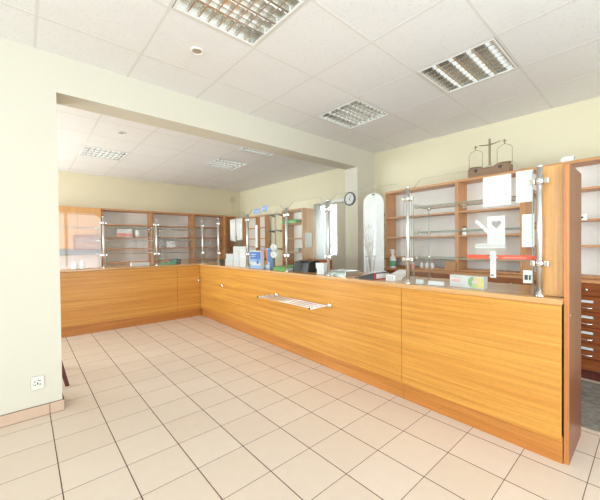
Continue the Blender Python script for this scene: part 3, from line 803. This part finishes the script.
# small device at the corner
t = thing('payment_terminal', 'small grey device with a white screen by the counter corner', 'device', LC(.16, 4.75, WT+.001), RZ)
b = MB(); b.box(0, .08, -.075, .075, 0, .075, 'dark_grey', bev=.008); b.build('case', t)
b = MB(); b.box(-.003, 0, -.035, .055, .02, .062, 'white'); b.build('screen', t)
t = thing('label_roll', 'small black and green gadget on the back counter corner', 'device', (2.12, YB+.36, WT+.001), 0)
b = MB(); b.box(-.1, .1, 0, .08, 0, .09, 'dark_grey', bev=.01); b.build('case', t)
b = MB(); b.box(-.06, .0, -.002, 0, .03, .07, 'green_label'); b.build('display', t)
# white boxes and papers
carton('carton', 'lower white box of the stack left of the standing sheets', LC(.08, 4.21, WT+.001), RZ, .26, .2, .105, group='white boxes by the standing sheets')
carton('carton', 'upper white box of the stack left of the standing sheets', LC(.085, 4.20, WT+.1075), RZ, .24, .19, .085, group='white boxes by the standing sheets')
def sag(name, label, s0, s1, z0, z1, t0, cat='sheet', group=None, notch=0):
    """slightly curved hanging sheet"""
    b = MB(); n = 10; i = b.mi('white'); V = []
    for k in range(n+1):
        y = (s1-s0)*k/n; off = .006*math.sin(k*.7)
        V.append([b.bm.verts.new((off*(1-z)+.001, y, (z1-z0)*z + (notch*(1-z)*(k/n)))) for z in (0, .35, .7, 1)])
    for k in range(n):
        for j in range(3):
            f = b.bm.faces.new((V[k][j], V[k+1][j], V[k+1][j+1], V[k][j+1])); f.smooth = True; f.material_index = i
    o = b.build(name, loc=LC(t0, s0, z0), rotz=RZ); m = o.modifiers.new('thick', 'SOLIDIFY'); m.thickness = .001
    return tag(o, label, cat, group)
sag('paper_sheet', 'left white sheet hanging high inside the glass by the corner', 3.905, 4.085, 1.335, 1.69, TP+.014, group='white sheets inside the glass', notch=.03)
sag('paper_sheet', 'right white sheet hanging high inside the glass by the corner', 3.70, 3.885, 1.36, 1.69, TP+.014, group='white sheets inside the glass', notch=.0)
for s0, s1, l in ((3.845, 4.03, 'left tall white folder standing on the counter under the hanging sheets'), (3.64, 3.835, 'right tall white folder standing on the counter beside the steel post')):
    t = thing('paper_folder', l, 'folder', LC(.065, s0, WT+.001), RZ, 'white folders standing on the counter')
    b = MB(); b.box(0, .004, 0, s1-s0, 0, .31, 'white'); b.build('front_cover', t)
    b = MB(); b.prism([(.0045, .0), (.05, 0), (.012, .30), (.0045, .305)], 'y', 0.002, s1-s0-.002, 'white'); b.build('pages', t)
# blue printed boxes
t = thing('display_carton', 'wide blue and white printed carton behind the fourth glass pane', 'box', LC(.05, 3.355, WT+.001), RZ)
b = MB(); b.box(0, .06, -.135, .135, 0, .25, 'white', bev=.002); b.build('carton_body', t)
b = MB(); b.box(-.001, 0, -.133, .133, .13, .233, 'blue'); b.box(-.001, 0, -.133, .133, .0, .045, 'pale_blue'); b.prism([(-.133, .08), (.133, .1), (.133, .13), (-.133, .13)], 'x', -.001, 0, 'pale_blue'); 
b.lathe([(.028, .0002), (.028, .001), (0, .0012)], 'blue', mat4=Matrix.Translation((-.0, -.06, .09)) @ Matrix.Rotation(-PI/2, 4, 'Y')); b.box(-.0016, -.001, -.02, .1, .19, .2, 'white'); b.box(-.0016, -.001, .0, .1, .165, .172, 'white'); b.build('print', t)
t = thing('display_carton', 'narrow blue and orange printed carton beside the wide blue one', 'box', LC(.125, 3.215, WT+.001), RZ)
b = MB(); b.box(0, .06, -.105, .105, 0, .28, 'pale_blue', bev=.002); b.build('carton_body', t)
b = MB(); b.box(-.001, 0, -.05, .104, .06, .268, 'orange'); b.box(-.001, 0, -.104, -.052, .1, .268, 'blue'); b.box(-.0016, -.001, -.03, .03, .12, .145, 'dark_ink'); b.box(-.0016, -.001, -.09, .09, .02, .05, 'white'); b.build('print', t)
# two white discs on a stand
t = thing('tape_dispenser', 'stand with two white discs beside the narrow blue carton', 'dispenser', LC(.14, 3.03, WT+.001), RZ+.85)
b = MB(); b.box(-.03, .05, -.05, .05, 0, .014, 'dark_grey', bev=.003); b.box(.012, .026, -.012, .012, .014, .32, 'dark_grey', bev=.002); b.build('stand', t)
for z in (.2, .295):
    b = MB(); b.lathe([(0, -.012), (.044, -.012), (.047, 0), (.044, .012), (.018, .014), (.016, .008), (0, .008)], 'white_plastic', seg=26, mat4=Matrix.Translation((0, 0, z)) @ Matrix.Rotation(-PI/2, 4, 'Y')); b.build('disc', t)
# green folder
t = thing('document_folder', 'green folder lying on the counter beside the steel post', 'folder', LC(.06, 2.66, WT+.001), RZ)
b = MB(); b.prism([(.0, 0), (.24, 0), (.24, .06), (.02, .04)], 'y', .03, .29, 'green'); b.build('cover', t)
b = MB(); b.prism([(.004, .003), (.23, .003), (.23, .05), (.02, .028)], 'y', .026, .0295, 'white'); b.build('pages', t)
# blue lettering sticker, high on the fourth pane
def blue_sticker():
    t = thing('glass_sticker', 'blue ring-shaped lettering stuck high on the fourth glass pane', 'sticker', LC(TP-.0035, 3.03, 1.715), RZ)
    def roundel(y0, y1, z0, z1, m):
        k = MB()
        def rr(c, e):
            out = []
            for (cy, cz, a) in ((y1-e-.02, z1-e-.02, 0), (y0+e+.02, z1-e-.02, PI/2), (y0+e+.02, z0+e+.02, PI), (y1-e-.02, z0+e+.02, PI*1.5)):
                for i in range(5): out.append((cy+.02*math.cos(a+i*PI/8), cz+.02*math.sin(a+i*PI/8)))
            return out
        A = rr(0, 0); B = [( (y0+y1)/2+(p[0]-(y0+y1)/2)*.6, (z0+z1)/2+(p[1]-(z0+z1)/2)*.55) for p in A]
        va = [k.bm.verts.new((0, *p)) for p in A]; vb = [k.bm.verts.new((0, *p)) for p in B]; i = k.mi(m)
        for j in range(len(A)):
            j2 = (j+1) % len(A); f = k.bm.faces.new((va[j], va[j2], vb[j2], vb[j])); f.material_index = i
        k.box(-.0002, .0002, (y0+y1)/2-.03, (y0+y1)/2+.02, z0+.025, z0+.033, m)
        return k
    roundel(.16, .31, 0, .065, 'mid_blue').build('letter', t); roundel(-.02, .1, .015, .085, 'mid_blue').build('letter', t)
    k = MB(); k.box(-.0002, .0002, .112, .148, .055, .068, 'pink'); k.build('dash', t)
blue_sticker()
sheet('leaflet', 'tall slim white leaflet on the glass above the blue boxes', 'leaflet', 3.62-so, 3.68-so, 1.25, 1.56, mat='white')
# third bay
t = thing('label_printer', 'black machine on the counter under the third glass pane', 'printer', LC(.15, 2.50, WT+.001), RZ)
b = MB(); b.prism([(0, 0), (.2, 0), (.2, .12), (.12, .135), (.02, .11)], 'y', -.14, .14, 'black'); b.build('case', t)
b = MB(); b.box(.05, .12, -.06, .06, .172, .178, 'dark_grey', mat4=Matrix.Translation((0, 0, -.046))); b.build('paper_slot', t)
carton('carton', 'brown cardboard box on the counter beside the black machine', LC(.38, 2.50, WT+.001), RZ, .32, .16, .135, 'brown_box')
for i in range(4):
    carton('carton', ['bottom', 'second lowest', 'second highest', 'top'][i]+' box of the white stack beside the bag rack post', LC(.085+.006*(i % 2), 2.075+.005*i, WT+.001+i*.031), RZ+.05*(i-1), .12, .09, .03, group='stack of small white boxes')
# second bay
t = thing('wire_tray', 'low silver tray with pads right of the bag rack post', 'tray', LC(.08, 1.835, WT+.001), RZ)
b = MB(); b.box(0, .22, -.13, .13, 0, .008, 'steel', bev=.002)
for y in (-.13, .124): b.box(0, .22, y, y+.006, .008, .05, 'steel')
b.box(.214, .22, -.124, .124, .008, .05, 'steel'); b.build('tray_body', t)
b = MB(); b.box(.02, .2, -.11, .11, .009, .03, 'pad_green', bev=.002); b.build('pad', t)
t = thing('ring_binder', 'open dark binder with red edge on the counter under the vase', 'binder', LC(.065, 1.345, WT+.001), RZ-.06)
b = MB(); b.prism([(0, 0), (.25, 0), (.002, .062)], 'x', .0, .2, 'black'); b.build('dark_sheets', t)
b = MB(); b.box(0, .205, -.012, -.001, 0, .007, 'dark_red'); b.box(0, .016, -.012, -.001, .007, .062, 'dark_red'); b.build('cover', t)
b = MB(); b.box(.018, .20, -.011, -.001, .008, .052, 'white'); b.build('paper_block', t)
carton('carton', 'white printed carton beside the red binder edge', LC(.33, 1.50, WT+.001), RZ, .10, .08, .055, marks=lambda b: b.box(-.0006, -.0001, -.03, .03, .03, .036, 'grey_ink'))
t = thing('cash_terminal', 'white curved card terminal on the counter left of the second post', 'terminal', LC(.10, 1.20, WT+.001), RZ)
b = MB(); b.prism([(0, 0), (.10, 0), (.22, .06), (.235, .085), (.21, .085), (.09, .055), (.01, .05)], 'y', -.045, .045, 'white_plastic'); b.build('case', t)
b = MB()
for i in range(3):
    for j in range(3): b.box(-.002, .0, -.03+.022*i, -.016+.022*i, .01+.012*j, .018+.012*j, 'grey_ink')
b.build('keypad', t)
t = thing('twig_vase', 'clear glass vase with silvery twigs between the bag rack post and the big shelf unit', 'vase', LC(.50, 1.72, WT+.001), RZ)
b = MB(); b.lathe([(0, .004), (.035, .0), (.04, .01), (.05, .16), (.062, .2), (.058, .2), (.046, .16), (.036, .014), (0, .012)], 'glass', seg=24); b.build('vase_body', t)
random.seed(3)
b = MB()
for k in range(9):
    a = random.uniform(0, 2*PI); sp = random.uniform(.03, .11); h = random.uniform(.36, .56)
    q = [(0, 0, .02), (sp*.3*math.cos(a), sp*.3*math.sin(a), h*.4), (sp*.8*math.cos(a+.3), sp*.8*math.sin(a+.3), h*.75), (sp*math.cos(a+.1), sp*math.sin(a+.1), h)]
    b.tube(q, [.003, .0028, .002, .001], 'twig', 6)
    for j in range(7):
        f = random.uniform(.45, 1); i0 = 1 if f < .75 else 2; u = (f-.4)/.35 if i0 == 1 else (f-.75)/.25
        p0 = Vector(q[i0]).lerp(Vector(q[i0+1]), max(0, min(1, u)))
        d = Vector((random.uniform(-1, 1), random.uniform(-1, 1), random.uniform(.2, 1))).normalized()*random.uniform(.02, .05)
        b.tube([p0, p0+d], [.0022, .001], 'twig', 5)
        b.lathe([(0, -.005), (.005, 0), (0, .006)], 'twig', c=p0+d, seg=6)
b.build('twigs', t)
# small glass shelves on two rails beside the big wall unit
t = thing('wall_glass_shelves', 'column of small glass shelves on the cream wall left of the big shelf unit', 'glass shelf', (4.375, 2.74, 1.0), 0)
for y in (.03, .25):
    b = MB(); b.box(-.016, -.001, y, y+.016, 0, .84, 'steel'); b.build('rail', t)
for z in (.05, .22, .39, .56, .73):
    b = MB(); b.prism([(-.24, 0), (-.017, 0), (-.017, .30), (-.24, .30)], 'z', z, z+.01, 'glass', 'glass_edge'); sh = b.build('shelf', t)
    for y in (.038, .258):
        b = MB(); b.prism([(-.18, z-.001), (-.017, z-.001), (-.017, z-.04)], 'y', y-.005, y+.005, 'steel'); b.build('bracket', sh)

# opaque white arch added in place of a window reflection in the glass
t = thing('reflection_board', 'tall white round-topped board in place of a window reflection, behind the twig vase', 'stand', (3.64, 2.59, 0), math.radians(-60))
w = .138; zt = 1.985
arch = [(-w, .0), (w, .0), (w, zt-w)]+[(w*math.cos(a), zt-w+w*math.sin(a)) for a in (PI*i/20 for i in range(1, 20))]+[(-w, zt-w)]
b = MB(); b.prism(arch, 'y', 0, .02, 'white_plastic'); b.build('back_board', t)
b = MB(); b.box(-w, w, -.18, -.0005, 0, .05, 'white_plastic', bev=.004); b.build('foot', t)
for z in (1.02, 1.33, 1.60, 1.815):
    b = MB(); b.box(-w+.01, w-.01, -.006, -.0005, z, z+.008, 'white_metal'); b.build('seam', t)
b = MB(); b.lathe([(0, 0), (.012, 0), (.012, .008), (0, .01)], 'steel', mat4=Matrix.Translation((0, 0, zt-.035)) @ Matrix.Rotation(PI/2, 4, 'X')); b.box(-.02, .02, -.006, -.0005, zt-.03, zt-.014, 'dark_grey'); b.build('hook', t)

# things on the drawer-unit worktop
Z2 = .931
t = thing('spray_bottle', 'white spray bottle with green label on the rear worktop', 'spray bottle', RWp(-.115, 2.16, Z2), RWr)
b = MB(); b.lathe([(0, 0), (.044, 0), (.046, .01), (.046, .13), (.036, .16), (.016, .19), (.014, .215), (0, .215)], 'white_plastic', seg=20); bd = b.build('bottle_body', t)
b = MB(); b.lathe([(.0465, .03), (.0468, .032), (.0468, .105), (.0465, .107)], 'green_label', seg=20); b.build('paper_label', bd)
b = MB(); b.prism([(-.03, .216), (.018, .216), (.024, .24), (.016, .27), (-.05, .27), (-.05, .252), (-.028, .25)], 'y', -.013, .013, 'white_plastic'); b.build('spray_head', t)
b = MB(); b.prism([(-.036, .2), (-.029, .2), (-.03, .248), (-.038, .248)], 'y', -.006, .006, 'white_plastic'); b.build('trigger', t)
p = RWp(-.03, 1.37, Z2)
carton('carton', 'small brown cardboard box on the rear worktop behind the second bay', p, RWr, .13, .1, .115, 'carton')
for y, l in ((1.80, 'leftmost'), (1.72, 'middle'), (1.64, 'rightmost')):
    bottle('bottle', l+' of three small pale pink-capped bottles on the rear worktop', RWp(.03, y, Z2), .024, .105, 'white_plastic', 'pink', group='small pink-capped bottles')
for y, l in ((2.0, 'left of two small pink and white jars beside the spray bottle'), (1.93, 'right of two small pink and white jars beside the spray bottle')):
    bottle('jar', l, RWp(-.07, y-.06, Z2), .028, .09, 'pink', 'white_plastic', neck=.8, group='pink and white jars', cat='jar')
bottle('bottle', 'small dark bottle with white label on the shelf by the divider', RWp(.04, 1.225, 1.3815), .026, .11, 'white_plastic', 'bottle_brown')
bottle('jar', 'small clear jar on the shelf above the dark bottle', RWp(.04, 1.225, 1.6795), .024, .05, 'glass', 'chrome', neck=.8, cat='jar')

# green box, sheet on the free standing unit
carton('carton', 'flat green box on the upper shelf of the free-standing unit', (4.20, 5.12, 1.7395), 0, .46, .3, .07, 'green')
b = MB(); b.box(0, .20, -.002, 0, 0, .30, 'white'); o = tag(b.build('paper_sheet', loc=(4.36, 4.80, 1.23)), 'white sheet pinned to the side of the free-standing shelf unit', 'sheet')
b = MB()
for i in range(6): b.box(.02, .17-.02*(i % 2), -.0026, -.0021, .04+.04*i, .046+.04*i, 'grey_ink')
b.build('print', o)
carton('packet', 'pale green packet on the lower shelf of the free-standing unit', (4.36, 5.06, 1.1395), 0, .12, .10, .08, 'pad_green')

# chair behind the left pier, only one splayed leg shows
t = thing('wooden_chair', 'dark red wooden chair standing mostly hidden behind the left pier', 'chair', (.02, 3.86, 0), 0)
b = MB(); b.box(-.21, .21, -.2, .22, .44, .475, 'mahogany', bev=.01); b.build('seat', t)
for sx, sy in ((1, -1), (-1, -1), (1, 1), (-1, 1)):
    x1, y1 = .265*sx, .262*sy; x0, y0 = .17*sx, .16*sy
    b = MB(); q = [(x1, y1, 0), (x0, y0, .439)]
    for (xa, ya, za), (xb, yb, zb) in zip(q, q[1:]):
        vs = [b.bm.verts.new((xa+i*.016, ya+j*.016, za)) for i, j in ((-1, -1), (1, -1), (1, 1), (-1, 1))]+[b.bm.verts.new((xb+i*.02, yb+j*.02, zb)) for i, j in ((-1, -1), (1, -1), (1, 1), (-1, 1))]
        i = b.mi('mahogany')
        for f in ((3, 2, 1, 0), (4, 5, 6, 7), (0, 1, 5, 4), (1, 2, 6, 5), (2, 3, 7, 6), (3, 0, 4, 7)): b.bm.faces.new([vs[k] for k in f]).material_index = i
    b.build('leg', t)
b = MB(); b.box(-.2, -.165, -.19, -.15, .476, .88, 'mahogany', bev=.006); b.box(-.2, -.165, .17, .21, .476, .88, 'mahogany', bev=.006); b.box(-.195, -.17, -.15, .17, .66, .86, 'mahogany', bev=.006); b.build('backrest', t)

# carpet behind the counter
b = MB(); b.box(2.885, 3.85, -1.0, 2.2, .0005, .007, 'carpet')
tag(b.build('carpet'), 'grey flecked carpet runner on the tiles behind the counter', 'carpet')

# ================================================================== LIGHT
w = bpy.data.worlds.new('daylight'); sc.world = w; w.use_nodes = True
bg = w.node_tree.nodes['Background']; bg.inputs['Color'].default_value = (.74, .88, 1, 1); bg.inputs['Strength'].default_value = 5.
def window_light(name, loc, rot, sx, sy, power, col=(.76, .9, 1)):
    l = bpy.data.lights.new(name, 'AREA'); l.shape = 'RECTANGLE'; l.size = sx; l.size_y = sy; l.energy = power; l.color = col
    o = bpy.data.objects.new(name, l); C.objects.link(o); o.location = loc; o.rotation_euler = rot; return o
window_light('daylight_front', (.55, -2.8, 1.35), (PI/2+.4, 0, 0), 3.5, 2.5, 170)
window_light('daylight_left', (-2.74, -.5, 1.55), (PI/2+.45, 0, -PI/2), 3.6, 2.1, 128)
window_light('daylight_back_room', (-2.70, 7.30, 1.45), (PI/2-.3, 0, -PI/2-.35), .7, 2.3, 260)
window_light('daylight_arch', (-2.72, 5.225, 1.45), (PI/2-.22, 0, -PI/2), .85, 2.2, 240)

# ================================================================== CAMERA
cd = bpy.data.cameras.new('camera'); cam = bpy.data.objects.new('camera', cd); C.objects.link(cam); sc.camera = cam
cd.sensor_fit = 'HORIZONTAL'; cd.sensor_width = 36; cd.lens = 314.2236/600*36; cd.shift_y = (249.12-250)/600; cd.clip_start = .02
yaw, pitch, roll = math.radians(41.364), math.radians(-.766), math.radians(-.587)
cy_, sy_ = math.cos(yaw), math.sin(yaw)
f0 = Vector((sy_, cy_, 0)); r0 = Vector((cy_, -sy_, 0)); u0 = Vector((0, 0, 1))
f2 = f0*math.cos(pitch)+u0*math.sin(pitch); u2 = u0*math.cos(pitch)-f0*math.sin(pitch)
r3 = r0*math.cos(roll)+u2*math.sin(roll); u3 = u2*math.cos(roll)-r0*math.sin(roll)
mw = Matrix((r3, u3, -f2)).transposed().to_4x4(); mw.translation = (0, 0, 1.28); cam.matrix_world = mw

vs = sc.view_settings
sc.display_settings.display_device = 'sRGB'
vs.view_transform = 'Standard'; vs.look = 'None'; vs.exposure = -.62; vs.gamma = 1; vs.use_curve_mapping = False
